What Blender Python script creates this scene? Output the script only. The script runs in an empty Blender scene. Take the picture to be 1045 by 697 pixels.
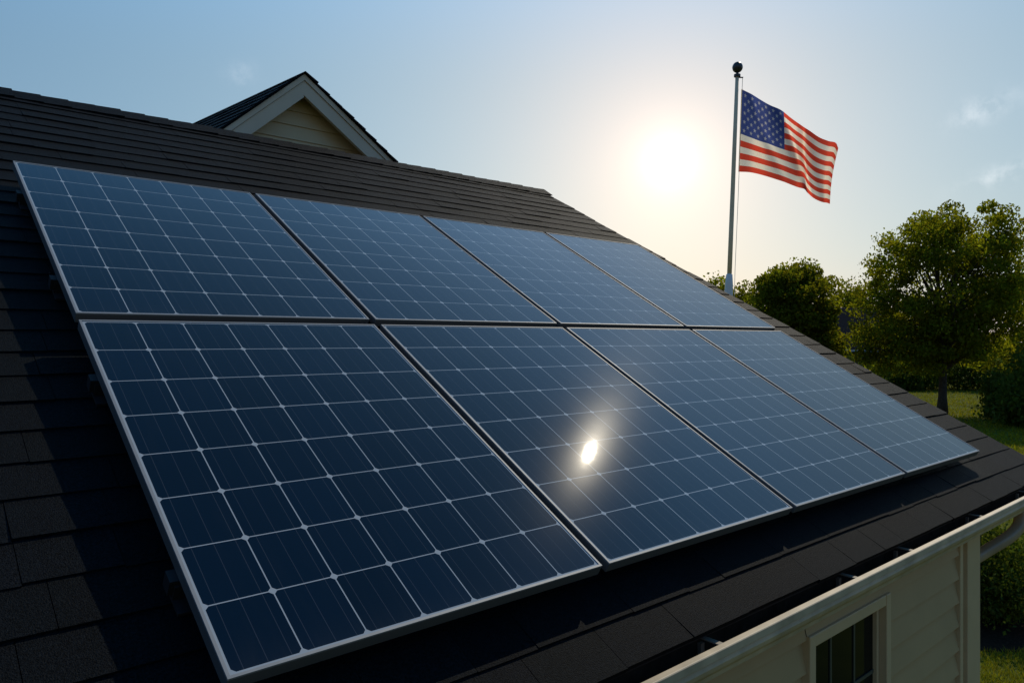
import bpy, math, random
import numpy as np
from mathutils import Vector, Matrix

random.seed(7)
rng = np.random.default_rng(11)
C = bpy.context.scene.collection
sc = bpy.context.scene
R = math.radians

# ------------------------------------------------------------------ camera
H = 3.9                                   # camera height above the lawn
TH = R(29.76)                             # roof pitch
YAW = R(48.3055)                          # angle of the ridge from the view direction
RIGHT = np.array([math.sin(YAW), -math.cos(YAW)])
FWD = np.array([math.cos(YAW), math.sin(YAW)])
cam_d = bpy.data.cameras.new('camera')
cam = bpy.data.objects.new('camera', cam_d)
C.objects.link(cam)
cam.location = (0, 0, H)
cam.rotation_euler = (R(90), 0, math.atan2(FWD[1], FWD[0]) - R(90))
cam_d.sensor_width = 36
cam_d.lens = 36 * 756 / 1045
cam_d.shift_y = 1.5 / 1045 * -1
cam_d.clip_start = 0.05
cam_d.clip_end = 5000
sc.camera = cam

# ------------------------------------------------------------------ sky and sun
SUN_SKY = Vector((0.8237, 0.6055, 0.2407)).normalized()      # where the sun stands in the sky
LAMP = Vector((0.7427, 0.2127, 0.6606)).normalized()         # direction that mirrors in the glass
EXPOSURE = -0.85
w = bpy.data.worlds.new('World')
sc.world = w
w.use_nodes = True
nt = w.node_tree
nt.nodes.clear()


def N(tree, typ, **kw):
    n = tree.nodes.new(typ)
    for k, v in kw.items():
        setattr(n, k, v)
    return n


def M(tree, op, a, b=None, c=None):
    n = tree.nodes.new('ShaderNodeMath')
    n.operation = op
    for i, v in enumerate((a, b, c)):
        if v is None:
            continue
        if isinstance(v, (int, float)):
            n.inputs[i].default_value = v
        else:
            tree.links.new(v, n.inputs[i])
    return n.outputs[0]


def VM(tree, op, a, b=None):
    n = tree.nodes.new('ShaderNodeVectorMath')
    n.operation = op
    for i, v in enumerate((a, b)):
        if v is None:
            continue
        if isinstance(v, (tuple, list, Vector)):
            n.inputs[i].default_value = tuple(v)
        else:
            tree.links.new(v, n.inputs[i])
    return n.outputs['Value'] if op == 'DOT_PRODUCT' else n.outputs[0]


sky = N(nt, 'ShaderNodeTexSky', sky_type='NISHITA', sun_disc=False)
sky.sun_elevation = math.asin(SUN_SKY.z)
sky.sun_rotation = math.atan2(SUN_SKY.x, SUN_SKY.y)
sky.altitude = 50
sky.air_density = 1.5
sky.dust_density = 0.1
sky.ozone_density = 2.0
SKY_STRENGTH = 0.054
tc = N(nt, 'ShaderNodeTexCoord')
dirn = VM(nt, 'NORMALIZE', tc.outputs['Generated'])
cosg = M(nt, 'MINIMUM', VM(nt, 'DOT_PRODUCT', dirn, SUN_SKY), 1.0)
gam = M(nt, 'ARCCOSINE', cosg)


def glow(amp, width):
    return M(nt, 'MULTIPLY', amp, M(nt, 'EXPONENT', M(nt, 'DIVIDE', gam, -width)))


# the air around the low sun: bright disc, warm forward-scattered light, wide pale veil
core, warm = M(nt, 'ADD', glow(42.0, 0.0125), glow(10.0, 0.05)), glow(1.0, 0.20)
veil = N(nt, 'ShaderNodeCombineXYZ')
for i_, (a_, w_) in enumerate(((10.8, 0.78), (17.4, 1.12), (21.2, 2.0))):
    nt.links.new(glow(a_, w_), veil.inputs[i_])


def scale_col(col, val):
    n = N(nt, 'ShaderNodeVectorMath', operation='SCALE')
    n.inputs[0].default_value = col
    nt.links.new(val, n.inputs['Scale'])
    return n.outputs[0]


tot = VM(nt, 'MULTIPLY', sky.outputs[0], (1.1, 1.0, 0.8))
for col_, val_ in (((1.0, 0.95, 0.86), core), ((20.5, 7.2, 0.5), warm)):
    tot = VM(nt, 'ADD', tot, scale_col(col_, val_))
tot = VM(nt, 'ADD', tot, veil.outputs[0])
sepd = N(nt, 'ShaderNodeSeparateXYZ')
nt.links.new(dirn, sepd.inputs[0])
zen = N(nt, 'ShaderNodeMapRange', interpolation_type='SMOOTHSTEP')
zen.inputs[1].default_value, zen.inputs[2].default_value = 0.30, 0.62
nt.links.new(sepd.outputs[2], zen.inputs[0])
tot = VM(nt, 'ADD', tot, scale_col((0.0, 4.0, 11.0), zen.outputs[0]))          # deeper blue overhead
dim = N(nt, 'ShaderNodeMapRange', interpolation_type='SMOOTHSTEP')
dim.inputs[1].default_value, dim.inputs[2].default_value = 0.52, 0.9
dim.inputs[3].default_value, dim.inputs[4].default_value = 1.0, 0.38
nt.links.new(sepd.outputs[2], dim.inputs[0])
sc_z = N(nt, 'ShaderNodeVectorMath', operation='SCALE')                         # the sky darkens towards the zenith
nt.links.new(tot, sc_z.inputs[0])
nt.links.new(dim.outputs[0], sc_z.inputs['Scale'])
tot = sc_z.outputs[0]
low_ = M(nt, 'EXPONENT', M(nt, 'DIVIDE', M(nt, 'ABSOLUTE', sepd.outputs[2]), -0.14))
tot = VM(nt, 'ADD', tot, scale_col((2.8, 1.0, 0.0), low_))                      # warm air along the horizon
# a few thin wisps of cloud, each about its own direction
nz = N(nt, 'ShaderNodeTexNoise')
nz.inputs['Scale'].default_value = 26
nz.inputs['Detail'].default_value = 7
nz.inputs['Roughness'].default_value = 0.62
nt.links.new(dirn, nz.inputs['Vector'])


def pix_dir(px, py):
    a = (px - 522.5) / 756
    b = (347 - py) / 756
    h = RIGHT * a + FWD
    return Vector((h[0], h[1], b)).normalized()


cl_tot = None
for (px, py, sx, sy, amp) in ((1003, 112, .022, .010, 7.5), (1022, 178, .030, .008, 6.5), (246, 76, .012, .010, 4.0),
                              (1160, 140, .05, .012, 2.0), (-90, 110, .05, .015, 1.4)):
    d = pix_dir(px, py)
    rgt = d.cross(Vector((0, 0, 1))).normalized()
    up = rgt.cross(d)
    rgt2 = (rgt + up * 0.28).normalized()
    up2 = (up - rgt * 0.28).normalized()
    a = M(nt, 'DIVIDE', VM(nt, 'DOT_PRODUCT', dirn, rgt2), sx)
    b = M(nt, 'DIVIDE', VM(nt, 'DOT_PRODUCT', dirn, up2), sy)
    # shift so the wisp's own direction is zero (it already is: both axes are perpendicular to d)
    r2 = M(nt, 'ADD', M(nt, 'MULTIPLY', a, a), M(nt, 'MULTIPLY', b, b))
    front = M(nt, 'GREATER_THAN', VM(nt, 'DOT_PRODUCT', dirn, d), 0.0)
    g = M(nt, 'MULTIPLY', M(nt, 'MULTIPLY', M(nt, 'EXPONENT', M(nt, 'MULTIPLY', r2, -0.6)), amp), front)
    cl_tot = g if cl_tot is None else M(nt, 'ADD', cl_tot, g)
nzr = M(nt, 'MAXIMUM', M(nt, 'MULTIPLY', M(nt, 'SUBTRACT', nz.outputs[0], 0.44), 5.0), 0.0)
tot = VM(nt, 'ADD', tot, scale_col((1.0, 0.86, 0.80), M(nt, 'MULTIPLY', cl_tot, nzr)))
bg = N(nt, 'ShaderNodeBackground')
bg.inputs['Strength'].default_value = SKY_STRENGTH
nt.links.new(tot, bg.inputs['Color'])
out = N(nt, 'ShaderNodeOutputWorld')
nt.links.new(bg.outputs[0], out.inputs[0])

sun_d = bpy.data.lights.new('sun', 'SUN')
sun_d.energy = 4.6
sun_d.angle = R(0.5)
sun_d.color = (1.0, 0.88, 0.68)
sun = bpy.data.objects.new('sun', sun_d)
C.objects.link(sun)
sun.location = (30, 10, 40)
sun.rotation_euler = LAMP.to_track_quat('Z', 'Y').to_euler()

sc.view_settings.view_transform = 'Standard'
sc.view_settings.look = 'None'
sc.view_settings.exposure = EXPOSURE
sc.view_settings.gamma = 1
sc.view_settings.use_curve_mapping = False
sc.render.engine = 'CYCLES'
sc.cycles.max_bounces = 6
sc.cycles.transparent_max_bounces = 8
sc.cycles.use_denoising = True

# ------------------------------------------------------------------ materials


def mat(name, col, rough=0.6, metal=0.0, spec=0.5, var=0.0, vscale=8.0, bump=0.0, bscale=200.0, coords='Object', attr=None,
        detail=4.0):
    m = bpy.data.materials.new(name)
    m.use_nodes = True
    t = m.node_tree
    b = t.nodes['Principled BSDF']
    b.inputs['Base Color'].default_value = (*col, 1)
    b.inputs['Roughness'].default_value = rough
    b.inputs['Metallic'].default_value = metal
    b.inputs['Specular IOR Level'].default_value = spec
    co = N(t, 'ShaderNodeTexCoord')
    src = None
    if attr:
        at = N(t, 'ShaderNodeAttribute', attribute_name=attr)
        mx = N(t, 'ShaderNodeMix', data_type='RGBA', blend_type='MULTIPLY')
        mx.inputs[0].default_value = 1
        mx.inputs[6].default_value = (*col, 1)
        t.links.new(at.outputs['Color'], mx.inputs[7])
        src = mx.outputs[2]
    if var:
        nz = N(t, 'ShaderNodeTexNoise')
        nz.inputs['Scale'].default_value = vscale
        nz.inputs['Detail'].default_value = detail
        t.links.new(co.outputs[coords], nz.inputs['Vector'])
        mr = N(t, 'ShaderNodeMapRange')
        mr.inputs[1].default_value = 0.3
        mr.inputs[2].default_value = 0.7
        mr.inputs[3].default_value = 1 - var
        mr.inputs[4].default_value = 1 + var
        t.links.new(nz.outputs[0], mr.inputs[0])
        mx = N(t, 'ShaderNodeVectorMath', operation='SCALE')
        if src:
            t.links.new(src, mx.inputs[0])
        else:
            mx.inputs[0].default_value = col
        t.links.new(mr.outputs[0], mx.inputs['Scale'])
        src = mx.outputs[0]
    if src:
        t.links.new(src, b.inputs['Base Color'])
    if bump:
        nb = N(t, 'ShaderNodeTexNoise')
        nb.inputs['Scale'].default_value = bscale
        nb.inputs['Detail'].default_value = 3
        t.links.new(co.outputs[coords], nb.inputs['Vector'])
        bp = N(t, 'ShaderNodeBump')
        bp.inputs['Strength'].default_value = bump
        bp.inputs['Distance'].default_value = 0.004
        t.links.new(nb.outputs[0], bp.inputs['Height'])
        t.links.new(bp.outputs[0], b.inputs['Normal'])
    return m


def leaf_mat(name, col, trans=0.35):
    m = bpy.data.materials.new(name)
    m.use_nodes = True
    t = m.node_tree
    t.nodes.clear()
    at = N(t, 'ShaderNodeAttribute', attribute_name='tint')
    mx = N(t, 'ShaderNodeMix', data_type='RGBA', blend_type='MULTIPLY')
    mx.inputs[0].default_value = 1
    mx.inputs[6].default_value = (*col, 1)
    t.links.new(at.outputs['Color'], mx.inputs[7])
    d = N(t, 'ShaderNodeBsdfDiffuse')
    tr = N(t, 'ShaderNodeBsdfTranslucent')
    hs = N(t, 'ShaderNodeMix', data_type='RGBA', blend_type='MULTIPLY')
    hs.inputs[0].default_value = 1
    hs.inputs[7].default_value = (1.9, 1.75, 0.5, 1)
    t.links.new(mx.outputs[2], hs.inputs[6])
    t.links.new(mx.outputs[2], d.inputs[0])
    t.links.new(hs.outputs[2], tr.inputs[0])
    s = N(t, 'ShaderNodeMixShader')
    s.inputs[0].default_value = trans
    t.links.new(d.outputs[0], s.inputs[1])
    t.links.new(tr.outputs[0], s.inputs[2])
    o = N(t, 'ShaderNodeOutputMaterial')
    t.links.new(s.outputs[0], o.inputs[0])
    return m


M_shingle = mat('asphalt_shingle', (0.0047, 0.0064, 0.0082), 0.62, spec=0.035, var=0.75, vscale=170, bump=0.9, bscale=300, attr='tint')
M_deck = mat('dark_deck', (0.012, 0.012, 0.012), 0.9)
M_siding = mat('beige_siding', (0.44, 0.295, 0.135), 0.55, var=0.06, vscale=3)
M_trim = mat('cream_trim', (0.55, 0.40, 0.225), 0.45, var=0.05, vscale=6)
M_gutter = mat('painted_gutter', (0.44, 0.345, 0.215), 0.5, var=0.22, vscale=9, bump=0.06, bscale=14)
M_gable_trim = mat('gable_trim', (0.62, 0.51, 0.36), 0.5, var=0.05, vscale=4)
M_gable_siding = mat('gable_siding', (0.62, 0.48, 0.27), 0.6, var=0.05, vscale=4)
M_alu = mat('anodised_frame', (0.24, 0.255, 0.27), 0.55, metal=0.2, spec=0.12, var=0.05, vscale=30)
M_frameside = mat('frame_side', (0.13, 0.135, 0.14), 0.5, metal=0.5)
M_darkalu = mat('dark_rail', (0.02, 0.02, 0.022), 0.5, metal=0.3)
M_pole = mat('pole_metal', (0.72, 0.58, 0.38), 0.55, metal=0.0, var=0.06, vscale=5)
M_sleeve = mat('pole_sleeve', (0.72, 0.72, 0.70), 0.5)
M_ball = mat('dark_finial', (0.03, 0.03, 0.032), 0.35, spec=0.5)
M_rope = mat('rope', (0.6, 0.58, 0.52), 0.8)
M_bark = mat('bark', (0.055, 0.042, 0.03), 0.9, var=0.35, vscale=9, bump=0.8, bscale=25)
M_leaf = leaf_mat('oak_leaves', (0.125, 0.145, 0.018), 0.65)
M_leaf2 = leaf_mat('far_leaves', (0.115, 0.13, 0.018), 0.6)
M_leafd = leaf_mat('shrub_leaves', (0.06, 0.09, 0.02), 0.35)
M_grassb = leaf_mat('grass_blades', (0.16, 0.18, 0.022), 0.35)
M_ground = mat('lawn_ground', (0.085, 0.10, 0.016), 0.95, spec=0.05, var=0.4, vscale=0.6, bump=0.8, bscale=30, detail=9)
M_mulch = mat('mulch', (0.022, 0.015, 0.01), 0.95, spec=0.05, var=0.5, vscale=30, bump=1, bscale=60)
M_nroof = mat('slate_roof', (0.016, 0.02, 0.025), 0.9, spec=0.04, var=0.25, vscale=7)
M_nwall = mat('brown_board_wall', (0.09, 0.075, 0.06), 0.7, var=0.15, vscale=5)
M_ntrim = mat('pale_gutter_board', (0.6, 0.6, 0.6), 0.5)
M_hanger = mat('gutter_hanger', (0.16, 0.14, 0.11), 0.6, var=.2)
M_lining = mat('gutter_lining', (0.018, 0.016, 0.013), 0.95, spec=0.05, var=0.4, vscale=20, bump=1, bscale=50)  # near-black colour for the bottom and back inside the gutter
M_muntin = mat('muntin', (0.05, 0.06, 0.048), 0.5)


def pane_material():
    m = mat('window_glass', (0.004, 0.007, 0.006), 0.05, spec=0.06)
    return m


M_pane = pane_material()

# solar glass: cells, gaps, corner diamonds and busbars drawn in the panel's own coordinates
PW, PH = 1.188, 1.585
NX, NY = 7, 8
MARG = 0.0125


def solar_material():
    m = bpy.data.materials.new('solar_glass')
    m.use_nodes = True
    t = m.node_tree
    b = t.nodes['Principled BSDF']
    co = N(t, 'ShaderNodeTexCoord')
    sp = N(t, 'ShaderNodeSeparateXYZ')
    t.links.new(co.outputs['Object'], sp.inputs[0])
    cw, chh = (PW - 2 * MARG) / NX, (PH - 2 * MARG) / NY
    u = M(t, 'DIVIDE', M(t, 'SUBTRACT', sp.outputs[0], MARG), cw)
    v = M(t, 'DIVIDE', M(t, 'SUBTRACT', sp.outputs[1], MARG), chh)

    def edge(a, size):
        f = M(t, 'FRACT', a)
        d = M(t, 'MINIMUM', f, M(t, 'SUBTRACT', 1.0, f))
        return M(t, 'MULTIPLY', d, size)
    du, dv = edge(u, cw), edge(v, chh)
    line = M(t, 'MAXIMUM', M(t, 'LESS_THAN', du, 0.0017), M(t, 'LESS_THAN', dv, 0.0016))
    dia = M(t, 'LESS_THAN', M(t, 'ADD', du, dv), 0.0125)
    line = M(t, 'MAXIMUM', line, dia)
    # outside the cell field: white backsheet border
    oob = M(t, 'MAXIMUM', M(t, 'MAXIMUM', M(t, 'LESS_THAN', u, 0.0), M(t, 'GREATER_THAN', u, NX)),
            M(t, 'MAXIMUM', M(t, 'LESS_THAN', v, 0.0), M(t, 'GREATER_THAN', v, NY)))
    line = M(t, 'MAXIMUM', line, oob)
    # busbars: three thin silver ribbons down each cell
    fb = M(t, 'FRACT', M(t, 'MULTIPLY', u, 3.0))
    db = M(t, 'MULTIPLY', M(t, 'ABSOLUTE', M(t, 'SUBTRACT', fb, 0.5)), cw / 3)
    bus = M(t, 'LESS_THAN', db, 0.0009)
    # fine fingers
    ff = M(t, 'FRACT', M(t, 'MULTIPLY', v, 60.0))
    fing = M(t, 'LESS_THAN', ff, 0.12)
    # each cell a slightly different blue
    cv = N(t, 'ShaderNodeCombineXYZ')
    t.links.new(M(t, 'FLOOR', u), cv.inputs[0])
    t.links.new(M(t, 'FLOOR', v), cv.inputs[1])
    oi = N(t, 'ShaderNodeObjectInfo')
    t.links.new(M(t, 'MULTIPLY', oi.outputs['Random'], 37.0), cv.inputs[2])
    wn = N(t, 'ShaderNodeTexWhiteNoise')
    t.links.new(cv.outputs[0], wn.inputs[0])
    mr = N(t, 'ShaderNodeMapRange')
    mr.inputs[3].default_value = 0.82
    mr.inputs[4].default_value = 1.2
    t.links.new(wn.outputs[0], mr.inputs[0])
    cell = N(t, 'ShaderNodeVectorMath', operation='SCALE')
    cell.inputs[0].default_value = (0.0002, 0.0055, 0.0175)
    t.links.new(mr.outputs[0], cell.inputs['Scale'])

    def mixc(fac, a, bcol):
        mx = N(t, 'ShaderNodeMix', data_type='RGBA')
        if isinstance(fac, (int, float)):
            mx.inputs[0].default_value = fac
        else:
            t.links.new(fac, mx.inputs[0])
        t.links.new(a, mx.inputs[6])
        mx.inputs[7].default_value = (*bcol, 1)
        return mx.outputs[2]
    c = mixc(M(t, 'MULTIPLY', fing, 0.015), cell.outputs[0], (0.2, 0.22, 0.25))
    c = mixc(M(t, 'MULTIPLY', bus, 0.08), c, (0.35, 0.37, 0.42))
    c = mixc(line, c, (0.34, 0.38, 0.41))
    # a film of dust, thicker along the lower frame where rain leaves it, with faint runs down the glass
    dn = N(t, 'ShaderNodeTexNoise')
    dn.inputs['Scale'].default_value = 9
    dn.inputs['Detail'].default_value = 8
    dm = N(t, 'ShaderNodeMapping')
    dm.inputs['Scale'].default_value = (3.0, 0.5, 1)
    t.links.new(co.outputs['Object'], dm.inputs[0])
    av = N(t, 'ShaderNodeVectorMath', operation='ADD')
    t.links.new(dm.outputs[0], av.inputs[0])
    t.links.new(oi.outputs['Random'], av.inputs[1])
    t.links.new(av.outputs[0], dn.inputs['Vector'])
    low = M(t, 'EXPONENT', M(t, 'DIVIDE', sp.outputs[1], -0.045))
    streak = M(t, 'MAXIMUM', M(t, 'SUBTRACT', dn.outputs[0], 0.52), 0.0)
    film = M(t, 'ADD', M(t, 'MULTIPLY', streak, 0.025), M(t, 'MULTIPLY', M(t, 'MULTIPLY', low, dn.outputs[0]), 0.05))
    c = mixc(film, c, (0.30, 0.28, 0.24))
    t.links.new(c, b.inputs['Base Color'])
    # the glass: a smooth face with a film of dust under it
    nz = N(t, 'ShaderNodeTexNoise')
    nz.inputs['Scale'].default_value = 5
    nz.inputs['Detail'].default_value = 5
    t.links.new(co.outputs['Object'], nz.inputs['Vector'])
    rr = N(t, 'ShaderNodeMapRange')
    rr.inputs[3].default_value = 0.15
    rr.inputs[4].default_value = 0.19
    t.links.new(nz.outputs[0], rr.inputs[0])
    t.links.new(rr.outputs[0], b.inputs['Roughness'])
    b.inputs['Specular IOR Level'].default_value = 0.0015
    b.inputs['Coat Weight'].default_value = 1.0
    wv = N(t, 'ShaderNodeTexNoise')
    wv.inputs['Scale'].default_value = 7
    wv.inputs['Detail'].default_value = 2
    t.links.new(co.outputs['Object'], wv.inputs['Vector'])
    wb = N(t, 'ShaderNodeBump')
    wb.inputs['Strength'].default_value = 0.08
    wb.inputs['Distance'].default_value = 0.002
    t.links.new(wv.outputs[0], wb.inputs['Height'])
    t.links.new(wb.outputs[0], b.inputs['Coat Normal'])
    b.inputs['Coat IOR'].default_value = 1.43
    b.inputs['Coat Roughness'].default_value = 0.015
    return m


M_solar = solar_material()


def flag_mat(name, col):
    m = bpy.data.materials.new(name)
    m.use_nodes = True
    t = m.node_tree
    t.nodes.clear()
    co = N(t, 'ShaderNodeTexCoord')
    nz = N(t, 'ShaderNodeTexNoise')
    nz.inputs['Scale'].default_value = 40
    t.links.new(co.outputs['Object'], nz.inputs['Vector'])
    mr = N(t, 'ShaderNodeMapRange')
    mr.inputs[3].default_value = 0.9
    mr.inputs[4].default_value = 1.1
    t.links.new(nz.outputs[0], mr.inputs[0])
    cs = N(t, 'ShaderNodeVectorMath', operation='SCALE')
    cs.inputs[0].default_value = col
    t.links.new(mr.outputs[0], cs.inputs['Scale'])
    d = N(t, 'ShaderNodeBsdfDiffuse')
    tr = N(t, 'ShaderNodeBsdfTranslucent')
    t.links.new(cs.outputs[0], d.inputs[0])
    t.links.new(cs.outputs[0], tr.inputs[0])
    s = N(t, 'ShaderNodeMixShader')
    s.inputs[0].default_value = 0.72
    t.links.new(d.outputs[0], s.inputs[1])
    t.links.new(tr.outputs[0], s.inputs[2])
    o = N(t, 'ShaderNodeOutputMaterial')
    t.links.new(s.outputs[0], o.inputs[0])
    return m


# ------------------------------------------------------------------ mesh helpers
class MB:
    def __init__(s):
        s.v, s.f, s.mi, s.tint = [], [], [], []

    def face(s, pts, mi=0, tint=None):
        k = len(s.v)
        s.v += [tuple(p) for p in pts]
        s.f.append(tuple(range(k, k + len(pts))))
        s.mi.append(mi)
        s.tint.append(tint or (1, 1, 1))

    def hexa(s, p, mi=0, tint=None, skip=()):
        """p: 8 points, bottom 0-3 counter-clockwise then top 4-7"""
        k = len(s.v)
        s.v += [tuple(q) for q in p]
        for i, f in enumerate(((3, 2, 1, 0), (4, 5, 6, 7), (0, 1, 5, 4), (1, 2, 6, 5), (2, 3, 7, 6), (3, 0, 4, 7))):
            if i in skip:
                continue
            s.f.append(tuple(k + j for j in f))
            s.mi.append(mi)
            s.tint.append(tint or (1, 1, 1))

    def box(s, x0, x1, y0, y1, z0, z1, mi=0, tint=None):
        s.hexa([(x0, y0, z0), (x1, y0, z0), (x1, y1, z0), (x0, y1, z0), (x0, y0, z1), (x1, y0, z1), (x1, y1, z1), (x0, y1, z1)],
               mi, tint)

    def tube(s, pts, rad, n=8, cap=True, mi=0):
        pts = [Vector(p) for p in pts]
        if isinstance(rad, (int, float)):
            rad = [rad] * len(pts)
        k0 = len(s.v)
        ref = Vector((0.31, 0.2, 0.93))
        for i, p in enumerate(pts):
            d = (pts[min(i + 1, len(pts) - 1)] - pts[max(i - 1, 0)]).normalized()
            if abs(d.dot(ref)) > 0.95:
                ref = Vector((1, 0.1, 0))
            a = d.cross(ref).normalized()
            b = d.cross(a)
            for j in range(n):
                t = 2 * math.pi * j / n
                s.v.append(tuple(p + (a * math.cos(t) + b * math.sin(t)) * rad[i]))
        for i in range(len(pts) - 1):
            for j in range(n):
                a = k0 + i * n + j
                b = k0 + i * n + (j + 1) % n
                s.f.append((a, b, b + n, a + n))
                s.mi.append(mi)
                s.tint.append((1, 1, 1))
        if cap:
            for st, rev in ((k0, False), (k0 + (len(pts) - 1) * n, True)):
                f = tuple(range(st, st + n))
                s.f.append(f if rev else f[::-1])
                s.mi.append(mi)
                s.tint.append((1, 1, 1))

    def lathe(s, prof, n=16, at=(0, 0, 0)):
        k0 = len(s.v)
        for r, z in prof:
            for j in range(n):
                t = 2 * math.pi * j / n
                s.v.append((at[0] + r * math.cos(t), at[1] + r * math.sin(t), at[2] + z))
        for i in range(len(prof) - 1):
            for j in range(n):
                a = k0 + i * n + j
                b = k0 + i * n + (j + 1) % n
                s.f.append((a, b, b + n, a + n))
                s.mi.append(0)
                s.tint.append((1, 1, 1))

    def prism(s, prof, x0, x1, mi=0):
        """prof: closed (y,z) polygon extruded along x"""
        n = len(prof)
        k = len(s.v)
        s.v += [(x0, y, z) for y, z in prof] + [(x1, y, z) for y, z in prof]
        for i in range(n):
            j = (i + 1) % n
            s.f.append((k + i, k + j, k + n + j, k + n + i))
            s.mi.append(mi)
            s.tint.append((1, 1, 1))
        s.f.append(tuple(range(k, k + n))[::-1])
        s.f.append(tuple(range(k + n, k + 2 * n)))
        s.mi += [mi, mi]
        s.tint += [(1, 1, 1)] * 2

    def build(s, name, mats, parent=None, origin=(0, 0, 0), smooth=False, bevel=0.0):
        me = bpy.data.meshes.new(name)
        o0 = Vector(origin)
        me.from_pydata([tuple(Vector(p) - o0) for p in s.v], [], s.f)
        if not isinstance(mats, (list, tuple)):
            mats = [mats]
        for m in mats:
            me.materials.append(m)
        me.polygons.foreach_set('material_index', s.mi)
        if any(t != (1, 1, 1) for t in s.tint) or mats[0] is M_shingle:
            at = me.attributes.new('tint', 'FLOAT_COLOR', 'FACE')
            at.data.foreach_set('color', [c for t in s.tint for c in (*t, 1)])
        if smooth:
            me.polygons.foreach_set('use_smooth', [True] * len(me.polygons))
        me.update()
        o = bpy.data.objects.new(name, me)
        C.objects.link(o)
        if bevel:
            bv = o.modifiers.new('bevel', 'BEVEL')
            bv.width = bevel
            bv.segments = 2
            bv.limit_method = 'ANGLE'
        if parent:
            o.parent = parent
        else:
            o.location = origin
        return o


def thing(name, label, cat, loc=(0, 0, 0), group=None):
    o = bpy.data.objects.new(name, None)
    o.empty_display_size = 0.2
    C.objects.link(o)
    o.location = loc
    o['label'] = label
    o['category'] = cat
    if group:
        o['group'] = group
    return o


def tag(o, label, cat, group=None):
    o['label'] = label
    o['category'] = cat
    if group:
        o['group'] = group
    return o


def kind(o, k):
    o['kind'] = k
    return o


NRM = Vector((0, -math.sin(TH), math.cos(TH)))
UPS = Vector((0, math.cos(TH), math.sin(TH)))
CAM = Vector((0, 0, H))


def rp(x, s, h=0.0):
    """point on the front roof slope: x along the ridge, s up the slope, h above the shingle plane"""
    return CAM + Vector((x, 0, 0)) + UPS * s - NRM * (1.51 - h)


def at_px(px, depth, z=None, py=None):
    """a spot seen in a given direction at a given distance (metres forward)"""
    h = (RIGHT * ((px - 522.5) / 756) + FWD) * depth
    zz = z if z is not None else H + (347 - py) / 756 * depth
    return Vector((h[0], h[1], zz))


# ------------------------------------------------------------------ ground
g = MB()
S = 1500
g.face([(-S, -S, 0), (S, -S, 0), (S, S, 0), (-S, S, 0)])
kind(g.build('ground', M_ground), 'structure')

# ------------------------------------------------------------------ house
HO = Vector((1.0, 5.9, 0))
house = thing('house', 'beige sided house with dark shingle roof carrying the solar panels', 'house', HO)
XL = -5.0
S0, S1 = 0.725, 5.955            # eave edge and ridge along the slope
EXPO = 0.1525


def rake_x(s):
    return 6.52 - 0.136 * s


XW = 5.0                        # outer face of the end wall
YF = 1.48                       # outer face of the eave wall
ridge = rp(0, S1)
YB = 2 * ridge.y - YF           # rear wall

# roof: individual shingle tabs, course over course
r = MB()
i = 0
s = S0
while s < S1 - 0.02:
    x = XL - random.random() * 0.3
    xe = rake_x(s + 0.08) + random.uniform(-0.012, 0.022)
    top = min(s + EXPO + 0.03, S1 + 0.0)
    while x < xe:
        wv = random.choice((0.22, 0.3, 0.33, 0.33, 0.42))
        x1 = min(x + wv, xe)
        if xe - x1 < 0.08:
            x1 = xe
        th = 0.0075 + (0.0025 if random.random() < 0.4 else 0) + random.uniform(-.001, .001)
        ds = random.uniform(-0.004, 0.004)
        tv = random.uniform(0.88, 1.12)
        tint = (tv * random.uniform(.97, 1.05), tv, tv * random.uniform(.95, 1.05))
        gap = 0.0009
        p = [rp(x + gap, s + ds, -0.012), rp(x1 - gap, s + ds, -0.012), rp(x1 - gap, top, -0.012), rp(x + gap, top, -0.012),
             rp(x + gap, s + ds, th), rp(x1 - gap, s + ds, th + random.uniform(-.001, .001)), rp(x1 - gap, top, 0.0005), rp(x + gap, top, 0.0005)]
        r.hexa(p, 0, tint, skip=(0,))
        x = x1
    s += EXPO
    i += 1


def mirror(p):
    return Vector((p.x, 2 * ridge.y - p.y, p.z))


# deck under the shingles, and the rear slope
d0, d1 = S0 + 0.012, S1
for fn, flip in ((lambda q: q, False), (mirror, True)):
    hh = -0.013 if not flip else 0.004
    top = [rp(XL, d0, hh), rp(rake_x(d0) - .02, d0, hh), rp(rake_x(d1) - .02, d1, hh), rp(XL, d1, hh)]
    bot = [rp(XL, d0, -0.045), rp(rake_x(d0) - .02, d0, -0.045), rp(rake_x(d1) - .02, d1, -0.045), rp(XL, d1, -0.045)]
    pts = [fn(q) for q in bot + top]
    r.hexa(pts, 1 if not flip else 0)
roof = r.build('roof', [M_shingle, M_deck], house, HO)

# ridge caps
rc = MB()
x = XL
cap_s = 0.135
while x < rake_x(S1) + 0.03:
    x1 = min(x + 0.165, rake_x(S1) + 0.03)
    lift = random.uniform(-0.003, 0.004)
    tv = random.uniform(0.75, 1.2)
    A0, A1 = rp(x, S1 - cap_s, 0.012 + lift), rp(x1 + .02, S1 - cap_s, 0.019 + lift)
    T0, T1 = rp(x, S1 + 0.012, 0.019 + lift), rp(x1 + .02, S1 + 0.012, 0.026 + lift)
    B0, B1 = rp(x, S1 - cap_s, 0.004), rp(x1 + .02, S1 - cap_s, 0.012)
    for fn in (lambda q: q, mirror):
        a0, a1, t0, t1, b0, b1 = [fn(q) for q in (A0, A1, T0, T1, B0, B1)]
        rc.face([a0, a1, t1, t0], 0, (tv, tv, tv))
        rc.face([b0, b1, a1, a0], 0, (tv, tv, tv))
        rc.face([a0, t0, b0], 0, (tv, tv, tv))
        rc.face([b1, t1, a1], 0, (tv, tv, tv))
    x = x1
rc.build('ridge_cap', M_shingle, roof, HO)

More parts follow.
